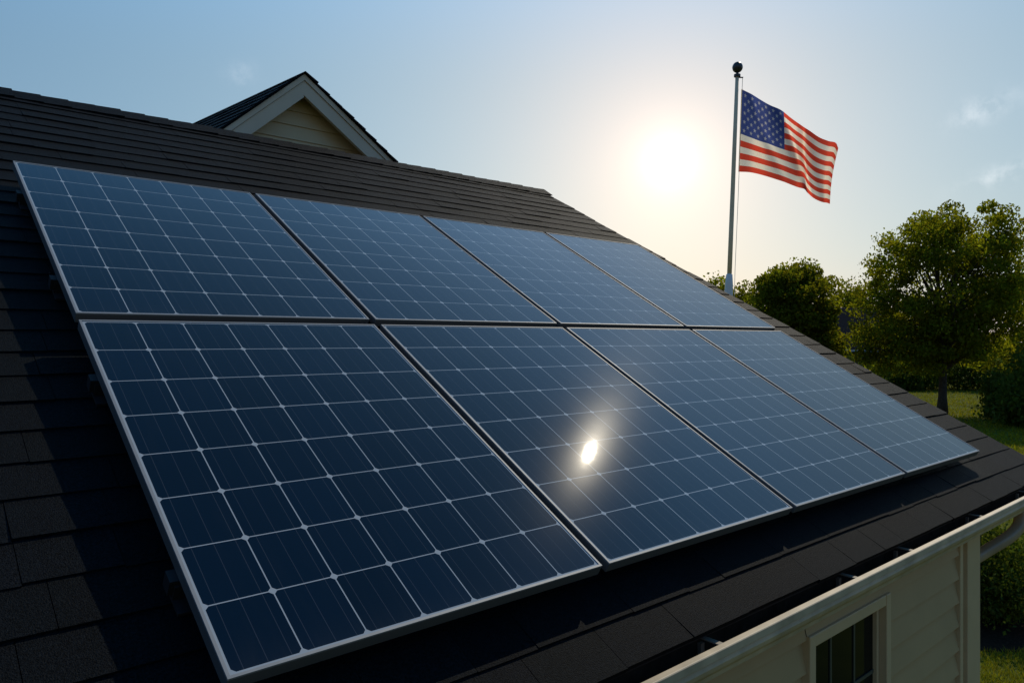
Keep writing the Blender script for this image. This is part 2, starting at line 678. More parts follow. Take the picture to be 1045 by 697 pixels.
# rake board along the slanted roof end
rb = MB()
for fn in (lambda q: q, mirror):
    p = [rp(rake_x(d0) - .06, d0, -0.2), rp(rake_x(d0) - .035, d0, -0.2), rp(rake_x(d1) - .035, d1, -0.2), rp(rake_x(d1) - .06, d1, -0.2),
         rp(rake_x(d0) - .06, d0, -0.047), rp(rake_x(d0) - .035, d0, -0.047), rp(rake_x(d1) - .035, d1, -0.047), rp(rake_x(d1) - .06, d1, -0.047)]
    rb.hexa([fn(q) for q in p])
rb.build('rake_board', M_trim, house, HO)

# walls of lapped siding
LAP = 0.135
ZW = H - 1.10                    # top of the eave wall


def siding(mb, a, b, z0, z1, nrm, step=LAP, topline=None):
    """lapped boards between plan points a and b; topline(t) gives a slanted upper limit"""
    a, b, nrm = Vector((*a, 0)), Vector((*b, 0)), Vector((*nrm, 0))
    z = z0
    while z < z1 - 1e-4:
        zt = min(z + step, z1)
        o0, o1 = nrm * 0.028, nrm * 0.001
        up = Vector((0, 0, 1))
        mb.face([a + o0 + up * z, b + o0 + up * z, b + o1 + up * zt, a + o1 + up * zt])
        mb.face([a + up * z, b + up * z, b + o0 + up * z, a + o0 + up * z])
        z = zt


WX0, WX1, WZ0, WZ1 = 2.90, 3.71, 1.28, H - 1.205       # outer edge of the window casing
wl = MB()
siding(wl, (XL + .3, YF), (WX0, YF), 0.25, ZW, (0, -1))
siding(wl, (WX1, YF), (XW - 0.30, YF), 0.25, ZW, (0, -1))
siding(wl, (WX0, YF), (WX1, YF), 0.25, WZ0, (0, -1))
siding(wl, (WX0, YF), (WX1, YF), WZ1, ZW, (0, -1))
siding(wl, (XW, YF + .12), (XW, YB), 0.25, ZW, (1, 0))
siding(wl, (XW, YB), (XL + .3, YB), 0.25, ZW, (0, 1))
siding(wl, (XL + .3, YB), (XL + .3, YF), 0.25, ZW, (-1, 0))
for xx, sg in ((XW, 1), (XL + .3, -1)):               # gable ends
    pz = H + ridge.z - H - 0.12
    y0, y1 = YF, YB
    k = 0
    z = ZW
    while z < pz:
        f0 = (z - ZW) / (pz - ZW)
        z2 = min(z + LAP, pz)
        f1 = (z2 - ZW) / (pz - ZW)
        m0 = (y1 - y0) / 2
        wl.face([(xx + sg * .013, y0 + m0 * f0, z), (xx + sg * .013, y1 - m0 * f0, z), (xx + sg * .002, y1 - m0 * f1, z2), (xx + sg * .002, y0 + m0 * f1, z2)])
        z = z2
# solid core behind the boards and a concrete foot
wl.box(XL + .31, WX0, YF + 0.03, YF + 0.1, 0, ZW)
wl.box(WX1, XW - .01, YF + 0.03, YF + 0.1, 0, ZW)
wl.box(WX0, WX1, YF + 0.03, YF + 0.1, 0, WZ0)
wl.box(WX0, WX1, YF + 0.03, YF + 0.1, WZ1, ZW)
wl.box(XL + .33, XW - .02, YF + .8, YB - .05, 0, ZW - .2)
wall = wl.build('wall', M_siding, house, HO)
fd = MB()
fd.box(XL + .28, XW + .015, YF - .015, YF + .02, 0, .249)
fd.box(XW - .02, XW + .015, YF + .021, YB, 0, .249)
fd.build('foundation', mat('concrete', (.3, .3, .29), .85, var=.15), house, HO)

# soffit, fascia and frieze
fs = MB()
fs.box(XL, rake_x(S0) - .03, YF - 0.038, YF - 0.014, H - 1.115, H - .955)
fs.build('fascia', M_trim, house, HO)
sf = MB()
sf.box(XL, rake_x(S0) - .07, YF - 0.012, YF + .35, H - 1.112, H - 1.10)
sf.box(XW + .02, rake_x(S0) - .10, YF + .352, YB, H - 1.112, H - 1.10)
sf.build('soffit', M_trim, house, HO)

# corner boards
cb = MB()
cb.box(XW - 0.20, XW + 0.02, YF - 0.04, YF + 0.0, 0.25, ZW - .02)
cb.box(XW - 0.005, XW + 0.021, YF + 0.001, YF + 0.12, 0.25, ZW - .02)
cb.box(XW - 0.302, XW - 0.255, YF - 0.034, YF + 0.0, 0.25, ZW - .02)
cb.box(XW - 0.254, XW - 0.202, YF - 0.010, YF + 0.0, 0.25, ZW - .02)
cb.build('corner_board', M_trim, house, HO, bevel=0.004)

# window
wf = MB()
cw = 0.052
yo = YF - 0.042
wf.box(WX0, WX0 + cw, yo, YF + .03, WZ0, WZ1)
wf.box(WX1 - cw, WX1, yo, YF + .03, WZ0, WZ1)
wf.box(WX0 + cw, WX1 - cw, yo + .002, YF + .03, WZ1 - cw, WZ1 - .001)
wf.box(WX0 + cw, WX1 - cw, yo - .02, YF + .03, WZ0, WZ0 + cw)
window = wf.build('window', M_trim, house, HO, bevel=0.004)
sa = MB()
sx0, sx1, sz0, sz1 = WX0 + cw + .004, WX1 - cw - .004, WZ0 + cw + .003, WZ1 - cw - .003
sb = 0.024
sa.box(sx0, sx0 + sb * .5, YF - .008, YF + .025, sz0, sz1)
sa.box(sx1 - sb, sx1, YF - .008, YF + .025, sz0, sz1)
sa.box(sx0 + sb * .5, sx1 - sb, YF - .006, YF + .025, sz1 - sb * .5, sz1)
sa.box(sx0 + sb * .5, sx1 - sb, YF - .006, YF + .025, sz0, sz0 + sb)
sa.build('sash', M_trim, window, HO, bevel=0.003)
pn = MB()
pn.box(sx0 + .01, sx1 - .01, YF + .012, YF + .018, sz0 + .01, sz1 - .01)
pn.build('pane', M_pane, window, HO)
mu = MB()
for k in (1, 2):
    xm = sx0 + (sx1 - sx0) * k / 3
    mu.box(xm - .007, xm + .007, YF + .007, YF + .0115, sz0 + .02, sz1 - .02)
for zz in (sz1 - .31, sz0 + .31):
    mu.box(sx0 + .02, sx1 - .03, YF + .0055, YF + .0105, zz - .008, zz + .008)
mu.build('muntin_grille', M_muntin, window, HO)

# gutter (K-style)
GL = (1.316, H - 0.987)
gy, gz = GL
gp = [(gy, gz), (gy - .002, gz - .022), (gy + .010, gz - .030), (gy + .004, gz - .045), (gy + .010, gz - .062), (gy + .030, gz - .085),
      (gy + .034, gz - .102), (gy + .121, gz - .102), (gy + .121, gz + .012), (gy + .118, gz + .012), (gy + .118, gz - .098), (gy + .037, gz - .098),
      (gy + .033, gz - .085), (gy + .014, gz - .062), (gy + .030, gz - .012), (gy + .030, gz - .001), (gy + .028, gz + .003), (gy + .004, gz + .003)]
gt = MB()
gt.prism(gp, XL, 6.40)
for xx in (XL - .002, 6.40):
    gt.box(xx, xx + .002, gy + .001, gy + .12, gz - .1, gz)
gt.box(XL, 6.398, gy + .038, gy + .117, gz - .0975, gz - .090, 1)
gt.box(XL, 6.398, gy + .114, gy + .1175, gz - .0895, gz + .011, 1)
gutter = gt.build('gutter', [M_gutter, M_lining], house, HO, bevel=0.0015)
for xx in (-3.1, -1.8, -.5, .8, 2.11, 3.12, 3.72, 4.73, 5.7):
    hb = MB()
    hb.hexa([(xx - .012, gy + .029, gz - .003), (xx + .012, gy + .029, gz - .003), (xx + .012, gy + .117, gz - .001), (xx - .012, gy + .117, gz - .001),
             (xx - .012, gy + .029, gz + .001), (xx + .012, gy + .029, gz + .001), (xx + .012, gy + .117, gz + .003), (xx - .012, gy + .117, gz + .003)])
    hb.box(xx - .010, xx + .010, gy + .100, gy + .117, gz - .07, gz - .019)
    hb.build('gutter_hanger', M_hanger, gutter, HO)

# downspout: outlet under the gutter, elbow back to the house corner, then down the end wall
ds = MB()


def rect_tube(mb, pts, wx, wy, nseg=8):
    """rounded rectangular pipe swept along pts"""
    pts = [Vector(p) for p in pts]
    k0 = len(mb.v)
    prof = []
    for j in range(12):
        t = 2 * math.pi * (j + .5) / 12
        c, s_ = math.cos(t), math.sin(t)
        prof.append((wx * math.copysign(abs(c) ** .5, c), wy * math.copysign(abs(s_) ** .5, s_)))
    n = len(prof)
    for i, p in enumerate(pts):
        d = (pts[min(i + 1, len(pts) - 1)] - pts[max(i - 1, 0)]).normalized()
        a = Vector((0.12, 1, 0))
        a = (a - d * a.dot(d)).normalized()
        b = d.cross(a)
        for (q, w_) in prof:
            mb.v.append(tuple(p + a * q + b * w_))
    for i in range(len(pts) - 1):
        for j in range(n):
            a = k0 + i * n + j
            b = k0 + i * n + (j + 1) % n
            mb.f.append((a, b, b + n, a + n))
            mb.mi.append(0)
            mb.tint.append((1, 1, 1))


def smooth_path(pts, n=6):
    pts = [Vector(p) for p in pts]
    out = []
    ext = [pts[0] * 2 - pts[1]] + pts + [pts[-1] * 2 - pts[-2]]
    for i in range(1, len(ext) - 2):
        p0, p1, p2, p3 = ext[i - 1:i + 3]
        for k in range(n):
            t = k / n
            out.append(0.5 * ((2 * p1) + (p2 - p0) * t + (2 * p0 - 5 * p1 + 4 * p2 - p3) * t * t + (3 * p1 - p0 - 3 * p2 + p3) * t ** 3))
    out.append(pts[-1])
    return out


GX = 5.62
path = [(GX, 1.385, H - 1.08), (GX, 1.385, H - 1.14), (GX - .03, 1.39, H - 1.20), (GX - .12, 1.42, H - 1.255), (5.30, 1.50, H - 1.33),
        (5.12, 1.555, H - 1.385), (5.065, 1.575, H - 1.44), (5.06, 1.58, H - 1.55), (5.06, 1.58, H - 2.4), (5.06, 1.58, .25)]
rect_tube(ds, smooth_path(path), .034, .030)
ds.build('downspout', mat('tan_downspout', (0.34, 0.25, 0.15), 0.5, var=.15), house, HO, smooth=True)

# cross gable behind the ridge
gf = 6.50
apex = Vector((3.17, gf, H + 2.515))
zb = H + 1.30
xl, xr = apex.x - (apex.z - zb) / 0.874, apex.x + (apex.z - zb) / 0.683
back = 7.0
bo = back * math.tan(R(5))
gr = MB()


def slope_tabs(mb, e0, a0, e1, a1, courses, expo):
    """shingles on a gable slope: e = eave corners, a = ridge corners, front then back"""
    nrm = (e1 - e0).cross(a0 - e0).normalized()
    if nrm.z < 0:
        nrm = -nrm
    for c in range(courses):
        f0, f1 = c / courses, min((c + 1.2) / courses, 1)
        L0, L1 = e0.lerp(a0, f0), e1.lerp(a1, f0)
        U0, U1 = e0.lerp(a0, f1), e1.lerp(a1, f1)
        nT = int((L1 - L0).length / .33)
        for k in range(nT):
            t0, t1 = k / nT, (k + 1) / nT
            jig = random.uniform(-.012, .006) if k == 0 else 0
            p, q = L0.lerp(L1, t0 + jig / 7), L0.lerp(L1, t1 - .0004)
            u, v = U0.lerp(U1, t0 + jig / 7), U0.lerp(U1, t1 - .0004)
            tv = random.uniform(.75, 1.2)
            th = .014 + random.uniform(-.002, .004)
            mb.hexa([p - nrm * .01, q - nrm * .01, v - nrm * .01, u - nrm * .01, p + nrm * th, q + nrm * th, v + nrm * .001, u + nrm * .001], 0,
                    (tv, tv, tv))


apb = apex + Vector((-bo, back, 0))
lf, rf = Vector((xl, gf, zb)), Vector((xr, gf, zb))
lb, rbk = lf + Vector((-bo, back, 0)), rf + Vector((-bo, back, 0))
fo = Vector((0, -.03, 0))
slope_tabs(gr, lf + fo, apex + fo, lb, apb, 12, .15)
slope_tabs(gr, rf + fo, apex + fo, rbk, apb, 14, .15)
for (e0, e1, a0, a1) in ((lf, lb, apex, apb), (rf, rbk, apex, apb)):      # deck
    nn = (e1 - e0).cross(a0 - e0).normalized()
    if nn.z < 0:
        nn = -nn
    gr.hexa([e0 - nn * .05, e1 - nn * .05, a1 - nn * .05, a0 - nn * .05, e0 - nn * .012, e1 - nn * .012, a1 - nn * .012, a0 - nn * .012], 1)
gr.build('gable_roof', [M_shingle, M_deck], house, HO)
# barge boards: a deep board and a thin crown strip above it
W_B = 0.115
for e0 in (lf, rf):
    dv = (apex - e0).normalized()
    nn = Vector((-dv.z, 0, dv.x))
    if nn.z < 0:
        nn = -nn
    bb = MB()
    for (o0, o1, y0, y1) in ((-.016, -.06, -.012, .045), (-.063, -.063 - W_B, .0, .04)):
        pts = []
        for off in (o1, o0):
            # mitred at the apex: cut on the vertical through it
            E = e0 + nn * off
            t = (apex.x - E.x) / dv.x
            A = E + dv * t
            pts.append((E, A))
        (E1, A1), (E0, A0) = pts
        yv0, yv1 = Vector((0, y0, 0)), Vector((0, y1, 0))
        bb.hexa([E1 + yv0, A1 + yv0, A1 + yv1, E1 + yv1, E0 + yv0, A0 + yv0, A0 + yv1, E0 + yv1])
    bb.build('barge_board', M_gable_trim, house, HO)
gw = MB()
gy1 = gf + 0.17
z = zb - .2
slack = .07
while z < apex.z - .08:
    z2 = min(z + .135, apex.z - .08)

    def lim(zz):
        return apex.x - (apex.z - slack - zz) / .874, apex.x + (apex.z - slack - zz) / .683
    a0, b0 = lim(z)
    a1, b1 = lim(z2)
    if a1 >= b1:
        a1 = b1 = apex.x
    gw.face([(a0, gy1 - .012, z), (b0, gy1 - .012, z), (b1, gy1, z2), (a1, gy1, z2)])
    gw.face([(a0, gy1 + .004, z), (b0, gy1 + .004, z), (b0, gy1 - .012, z), (a0, gy1 - .012, z)])
    z = z2
gw.build('gable_wall', M_gable_siding, house, HO)
gs = MB()                                        # boxed soffit under the gable overhang
for e0, m_ in ((lf, 1), (rf, -1)):
    dv = (apex - e0).normalized()
    nn = Vector((-dv.z, 0, dv.x))
    if nn.z < 0:
        nn = -nn
    E = e0 + nn * -.07
    A = E + dv * ((apex.x - E.x) / dv.x)
    E2 = e0 + nn * -.085
    A2 = E2 + dv * ((apex.x - E2.x) / dv.x)
    y0, y1 = Vector((0, .042, 0)), Vector((0, .20, 0))
    gs.hexa([E2 + y0, A2 + y0, A2 + y1, E2 + y1, E + y0, A + y0, A + y1, E + y1])
gs.build('gable_soffit', M_gable_trim, house, HO)

# ------------------------------------------------------------------ solar panels
X0, GAPX = 0.592, 0.035
ROWS = (1.005, 2.640)
rotx = Matrix.Rotation(TH, 4, 'X')
FH = 0.036                      # frame depth
words = {(0, 0): 'large nearest solar panel in the bottom left corner of the array',
         (1, 0): 'solar panel carrying the bright sun glint',
         (2, 0): 'lower row solar panel directly right of the one with the sun glint',
         (3, 0): 'last solar panel of the lower row beside the rake end near the gutter',
         (0, 1): 'leftmost solar panel of the upper row below the gable',
         (1, 1): 'second upper row solar panel directly right of the upper left one',
         (2, 1): 'third upper row solar panel, second from the roof end',
         (3, 1): 'farthest pale reflecting solar panel at the upper right below the flagpole'}
proto = None
pans = {}
for row in (0, 1):
    for c in range(4):
        if proto is None:
            e = thing('solar_panel', words[(c, row)], 'solar panel', group='solar panels on the roof')
            e.rotation_euler = (TH, 0, 0)
            fr = MB()
            lip = 0.0075
            # frame: outer wall and lip, mitred look from four butted bars
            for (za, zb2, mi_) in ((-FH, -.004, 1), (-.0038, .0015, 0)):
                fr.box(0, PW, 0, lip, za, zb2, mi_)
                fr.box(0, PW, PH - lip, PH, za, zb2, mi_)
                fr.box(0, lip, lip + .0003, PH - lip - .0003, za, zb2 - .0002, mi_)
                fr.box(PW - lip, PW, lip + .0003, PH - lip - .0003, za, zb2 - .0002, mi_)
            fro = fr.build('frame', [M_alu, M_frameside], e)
            gl = MB()
            gl.box(lip - .002, PW - lip + .002, lip - .002, PH - lip + .002, -.008, -.0012)
            glo = gl.build('glass', M_solar, e)
            bk = MB()
            bk.box(.45, .62, PH - .28, PH - .18, -.03, -.0085)
            bk.build('junction_box', M_darkalu, e)
            proto = e
        else:
            e = proto.copy()
            C.objects.link(e)
            for ch in list(proto.children):
                q = ch.copy()
                C.objects.link(q)
                q.parent = e
            e['label'] = words[(c, row)]
        e.location = rp(X0 + c * (PW + GAPX), ROWS[row], 0.11)
        pans[(c, row)] = e

# rails under the panels
rail_words = {0: 'dark mounting rail under the lower row nearest the eave', 1: 'dark mounting rail under the upper part of the lower row',
              2: 'dark mounting rail under the lower part of the upper row', 3: 'dark mounting rail under the upper row nearest the ridge'}
for k, s_ in enumerate((1.36, 2.27, 3.0, 3.9)):
    rt = thing('mounting_rail', rail_words[k], 'rail', rp(X0 - .022, s_, 0.03), 'rails under the solar panels')
    rt.rotation_euler = (TH, 0, 0)
    rl = MB()
    rl.box(0, 4 * PW + 3 * GAPX + .045, -.02, .02, .0, .043)
    rl.build('bar', M_darkalu, rt)
    for xx in (.012, 1.3, 2.6, 3.9, 4.85):
        ft = MB()
        ft.box(xx, xx + .05, -.075, .0, -.018, -.010)
        ft.box(xx, xx + .05, -.028, -.0205, -.0095, .03)
        ft.build('foot', M_darkalu, rt)

# ------------------------------------------------------------------ flagpole and flag
DF = 21.0
KF = DF / 13.6
ptop, pmid = at_px(752.3, DF, py=78), at_px(743.6, DF, py=300)
axis = (ptop - pmid).normalized()
pbase = pmid - axis * (pmid.z / axis.z)
pole = thing('flagpole', 'tall leaning grey metal flagpole with dark ball finial', 'flagpole', pbase)


def on(z):
    return pbase + axis * (z / axis.z)


pm = MB()
zs = [H + .98 * KF, H + 2.0 * KF, H + 3.4 * KF, ptop.z]
pm.tube([on(z) for z in zs], [.043 * KF, .041 * KF, .038 * KF, .032 * KF], 16)
pm.build('pole', M_pole, pole, pbase, smooth=True)
pm = MB()
pm.tube([on(0), on(H + .4), on(H + 1.0 * KF), on(H + 1.2 * KF), on(H + 1.21 * KF)], [.10 * KF, .085 * KF, .072 * KF, .056 * KF, .046 * KF], 16)
pm.build('sleeve', M_sleeve, pole, pbase, smooth=True)
pm = MB()
pm.tube([ptop + axis * -.02, ptop + axis * .03 * KF, ptop + axis * .031 * KF, ptop + axis * .09 * KF], [.06 * KF, .06 * KF, .025 * KF, .022 * KF], 12)
pm.tube([ptop + axis * -.04, ptop + axis * -.04 + Vector((*(RIGHT * .11 * KF), 0))], .018, 8)
pm.build('truck', M_ball, pole, pbase)
pm = MB()
bc = ptop + axis * .16 * KF
pm.lathe([(.095 * KF * math.sin(math.pi * k / 12) + 1e-4, -.1 * KF * math.cos(math.pi * k / 12)) for k in range(13)], 20, bc)
pm.build('ball_finial', M_ball, pole, pbase, smooth=True)
off = Vector((*(RIGHT * .10 * KF), 0))
pm = MB()
pm.tube([ptop + off - axis * .05, on(H + 2.6 * KF) + off * 1.05, on(H + 1.3 * KF) + off * 1.0, on(2.0) + off * 1.3], .007, 6)
pm.build('halyard', M_rope, pole, pbase)

# the canton carries fifty white stars, sewn into the cloth (drawn in the cloth's own coordinates)
def add_stars(m):
    t = m.node_tree
    uv = N(t, 'ShaderNodeUVMap', uv_map='cloth')
    sp = N(t, 'ShaderNodeSeparateXYZ')
    t.links.new(uv.outputs[0], sp.inputs[0])
    gx = M(t, 'MULTIPLY', sp.outputs[0], 12 / 0.4)
    gy = M(t, 'MULTIPLY', sp.outputs[1], 10 * 13 / 7)
    rx_, ry_ = M(t, 'ROUND', gx), M(t, 'ROUND', gy)
    # the nearest lattice point with even sum: candidates are the rounded point or its neighbour in x
    odd = M(t, 'MODULO', M(t, 'ADD', rx_, ry_), 2.0)
    side = M(t, 'SIGN', M(t, 'SUBTRACT', gx, rx_))
    cx_ = M(t, 'ADD', rx_, M(t, 'MULTIPLY', odd, side))
    dx = M(t, 'MULTIPLY', M(t, 'SUBTRACT', gx, cx_), 0.0633)
    dy = M(t, 'MULTIPLY', M(t, 'SUBTRACT', gy, ry_), 0.0538)
    rad = M(t, 'SQRT', M(t, 'ADD', M(t, 'MULTIPLY', dx, dx), M(t, 'MULTIPLY', dy, dy)))
    ang_ = M(t, 'ARCTAN2', dx, M(t, 'MULTIPLY', dy, -1.0))
    fold_ = M(t, 'PINGPONG', M(t, 'ADD', ang_, 2 * math.pi), math.pi / 5)
    lim_ = M(t, 'DIVIDE', 0.0308 * 0.309, M(t, 'COSINE', M(t, 'SUBTRACT', 2 * math.pi / 5, fold_)))
    ok = M(t, 'MULTIPLY', M(t, 'GREATER_THAN', cx_, 0.5), M(t, 'LESS_THAN', cx_, 11.5))
    ok = M(t, 'MULTIPLY', ok, M(t, 'MULTIPLY', M(t, 'GREATER_THAN', ry_, 0.5), M(t, 'LESS_THAN', ry_, 9.5)))
    mask = M(t, 'MULTIPLY', ok, M(t, 'LESS_THAN', rad, lim_))
    for sh in [n for n in t.nodes if n.bl_idname in ('ShaderNodeBsdfDiffuse', 'ShaderNodeBsdfTranslucent')]:
        src = sh.inputs[0].links[0].from_socket
        mx = N(t, 'ShaderNodeMix', data_type='RGBA')
        t.links.new(mask, mx.inputs[0])
        t.links.new(src, mx.inputs[6])
        mx.inputs[7].default_value = (0.38, 0.38, 0.42, 1)
        t.links.new(mx.outputs[2], sh.inputs[0])


# flag: cloth surface given by column curves
cols = [  # u, top px, bottom px, depth offset (m)
    (0.00, (757.3, 91.5), (754.3, 175.5), 0.00),
    (0.12, (770.0, 98.5), (766.5, 176.3), 0.16),
    (0.25, (783.5, 106.5), (781.0, 179.8), 0.10),
    (0.40, (800.0, 116.0), (800.0, 186.0), 0.34),
    (0.52, (812.0, 124.0), (813.0, 191.0), 0.50),
    (0.60, (820.0, 129.0), (820.5, 194.0), 0.36),
    (0.66, (825.0, 132.3), (824.0, 199.0), 0.44),
    (0.78, (835.5, 140.0), (831.5, 203.0), 0.72),
    (0.90, (846.0, 144.3), (840.0, 206.0), 0.92),
    (0.96, (853.0, 146.0), (844.0, 207.0), 0.88),
    (1.00, (855.5, 151.5), (847.0, 208.3), 0.80)]
us = np.array([c[0] for c in cols])


def cr(arr, u):
    """smooth interpolation through the columns"""
    k = int(np.clip(np.searchsorted(us, u) - 1, 0, len(us) - 2))
    h = us[k + 1] - us[k]
    t = (u - us[k]) / h

    def slope(i):
        a, b = max(i - 1, 0), min(i + 1, len(us) - 1)
        return (arr[b] - arr[a]) / (us[b] - us[a])
    m0, m1 = slope(k) * h, slope(k + 1) * h
    return (2 * t ** 3 - 3 * t ** 2 + 1) * arr[k] + (t ** 3 - 2 * t ** 2 + t) * m0 + (-2 * t ** 3 + 3 * t ** 2) * arr[k + 1] + (t ** 3 - t ** 2) * m1


TX, TY = np.array([c[1][0] for c in cols]), np.array([c[1][1] for c in cols])
BX, BY = np.array([c[2][0] for c in cols]), np.array([c[2][1] for c in cols])
DZ = np.array([c[3] for c in cols])


def fold(u, v):
    """diagonal creases: the crease runs from the head of the canton down to the fly"""
    a = u - (0.36 + 0.30 * v)
    g1 = 0.21 * math.exp(-(a / 0.07) ** 2) * min(1, 2.2 * u)
    b = u - (0.08 + 0.34 * v)
    g2 = 0.06 * math.exp(-(b / 0.05) ** 2) * math.sin(math.pi * min(1, u * 2.0 + .1))
    c_ = u - (0.62 + 0.25 * v)
    g3 = -0.07 * math.exp(-(c_ / 0.08) ** 2)
    return g1 + g2 + g3


def flag_pt(u, v):
    tx, ty, bx, by, dz = cr(TX, u), cr(TY, u), cr(BX, u), cr(BY, u), cr(DZ, u)
    wob = math.sin(v * 3.1) * 2.4 * math.sin(u * 5.0 + .4) * u
    px = tx + (bx - tx) * v + wob
    py = ty + (by - ty) * v + math.sin(v * math.pi) * math.sin(u * 9) * 1.3
    f = fold(u, v)
    return at_px(px, DF + (dz + f) * KF, py=py - f * 10)


FM = [flag_mat('flag_red', (0.78, 0.075, 0.04)), flag_mat('flag_white', (0.95, 0.85, 0.70)), flag_mat('flag_blue', (0.055, 0.08, 0.25))]
add_stars(FM[2])
fm = MB()
NU, NV = 75, 52
pts = [[flag_pt(i / NU, j / NV) for j in range(NV + 1)] for i in range(NU + 1)]
for i in range(NU):
    for j in range(NV):
        stripe = j // 4
        mi = 2 if (i < 30 and stripe < 7) else (0 if stripe % 2 == 0 else 1)
        fm.face([pts[i][j], pts[i + 1][j], pts[i + 1][j + 1], pts[i][j + 1]], mi)
FO = pts[0][0]
fl = fm.build('flag', FM, None, FO, smooth=False)
me = fl.data
uvl = me.uv_layers.new(name='cloth')
uvs = []
for i in range(NU):
    for j in range(NV):
        uvs += [i / NU, j / NV, (i + 1) / NU, j / NV, (i + 1) / NU, (j + 1) / NV, i / NU, (j + 1) / NV]
uvl.data.foreach_set('uv', uvs)
import bmesh
bm = bmesh.new()
bm.from_mesh(me)
bmesh.ops.remove_doubles(bm, verts=bm.verts, dist=1e-4)
for f in bm.faces:
    f.smooth = True
bm.to_mesh(me)
bm.free()
tag(fl, 'red and white striped flag with starred blue canton flying from the pole', 'flag')
hd = MB()
hd.tube([pts[0][j] + Vector((*(RIGHT * -.012), 0)) for j in range(0, NV + 1, 4)], .012, 6)
hd.build('header_band', FM[1], fl, FO)
for j in (1, NV - 1):
    sn = MB()
    q = pts[0][j]
    pz = on(q.z) + off
    sn.tube([q, (q + pz) / 2, pz], .009, 6)
    sn.build('clip', M_ball, fl, FO)


# ------------------------------------------------------------------ trees
def leaves_mesh(name, cen, nrm_bias, size, material, parent, origin, tint_lo=.6, tint_hi=1.35, clump=None):
    n = len(cen)
    d = rng.normal(size=(n, 3))
    d[:, 2] = np.abs(d[:, 2]) * nrm_bias + d[:, 2] * (1 - nrm_bias)
    d /= np.linalg.norm(d, axis=1)[:, None]
    ref = rng.normal(size=(n, 3))
    a = np.cross(d, ref)
    a /= np.linalg.norm(a, axis=1)[:, None]
    b = np.cross(d, a)
    L = size * rng.uniform(.6, 1.35, n)[:, None]
    Wd = L * rng.uniform(.45, .7, n)[:, None]
    cen = cen - np.array(origin)
    v = np.stack([cen - a * L * .5, cen + b * Wd * .5 + d * L * .06, cen + a * L * .5, cen - b * Wd * .5 + d * L * .06], 1).reshape(-1, 3)
    me = bpy.data.meshes.new(name)
    me.vertices.add(4 * n)
    me.vertices.foreach_set('co', v.ravel())
    me.loops.add(4 * n)
    me.loops.foreach_set('vertex_index', np.arange(4 * n))
    me.polygons.add(n)
    me.polygons.foreach_set('loop_start', np.arange(0, 4 * n, 4))
    me.polygons.foreach_set('loop_total', np.full(n, 4))
    me.materials.append(material)
    tv = rng.uniform(tint_lo, tint_hi, n)
    if clump is not None:
        tv *= clump
    hue = rng.uniform(.85, 1.2, n)
    col = np.stack([tv * hue, tv, tv * rng.uniform(.7, 1.2, n), np.ones(n)], 1)
    at = me.attributes.new('tint', 'FLOAT_COLOR', 'FACE')
    at.data.foreach_set('color', col.ravel())
    me.update(calc_edges=True)
    o = bpy.data.objects.new(name, me)
    C.objects.link(o)
    if parent:
        o.parent = parent
    else:
        o.location = origin
    return o


def ellip_points(ells, n, shell=.55):
    """points in a union of ellipsoids (cx,cy,cz,rx,ry,rz), biased to the outer shell"""
    vol = np.array([e[3] * e[4] * e[5] for e in ells])
    pick = rng.choice(len(ells), n, p=vol / vol.sum())
    d = rng.normal(size=(n, 3))
    d /= np.linalg.norm(d, axis=1)[:, None]
    rad = (rng.uniform(shell ** 3, 1, n)) ** (1 / 3)
    E = np.array(ells)[pick]
    return E[:, :3] + d * rad[:, None] * E[:, 3:]


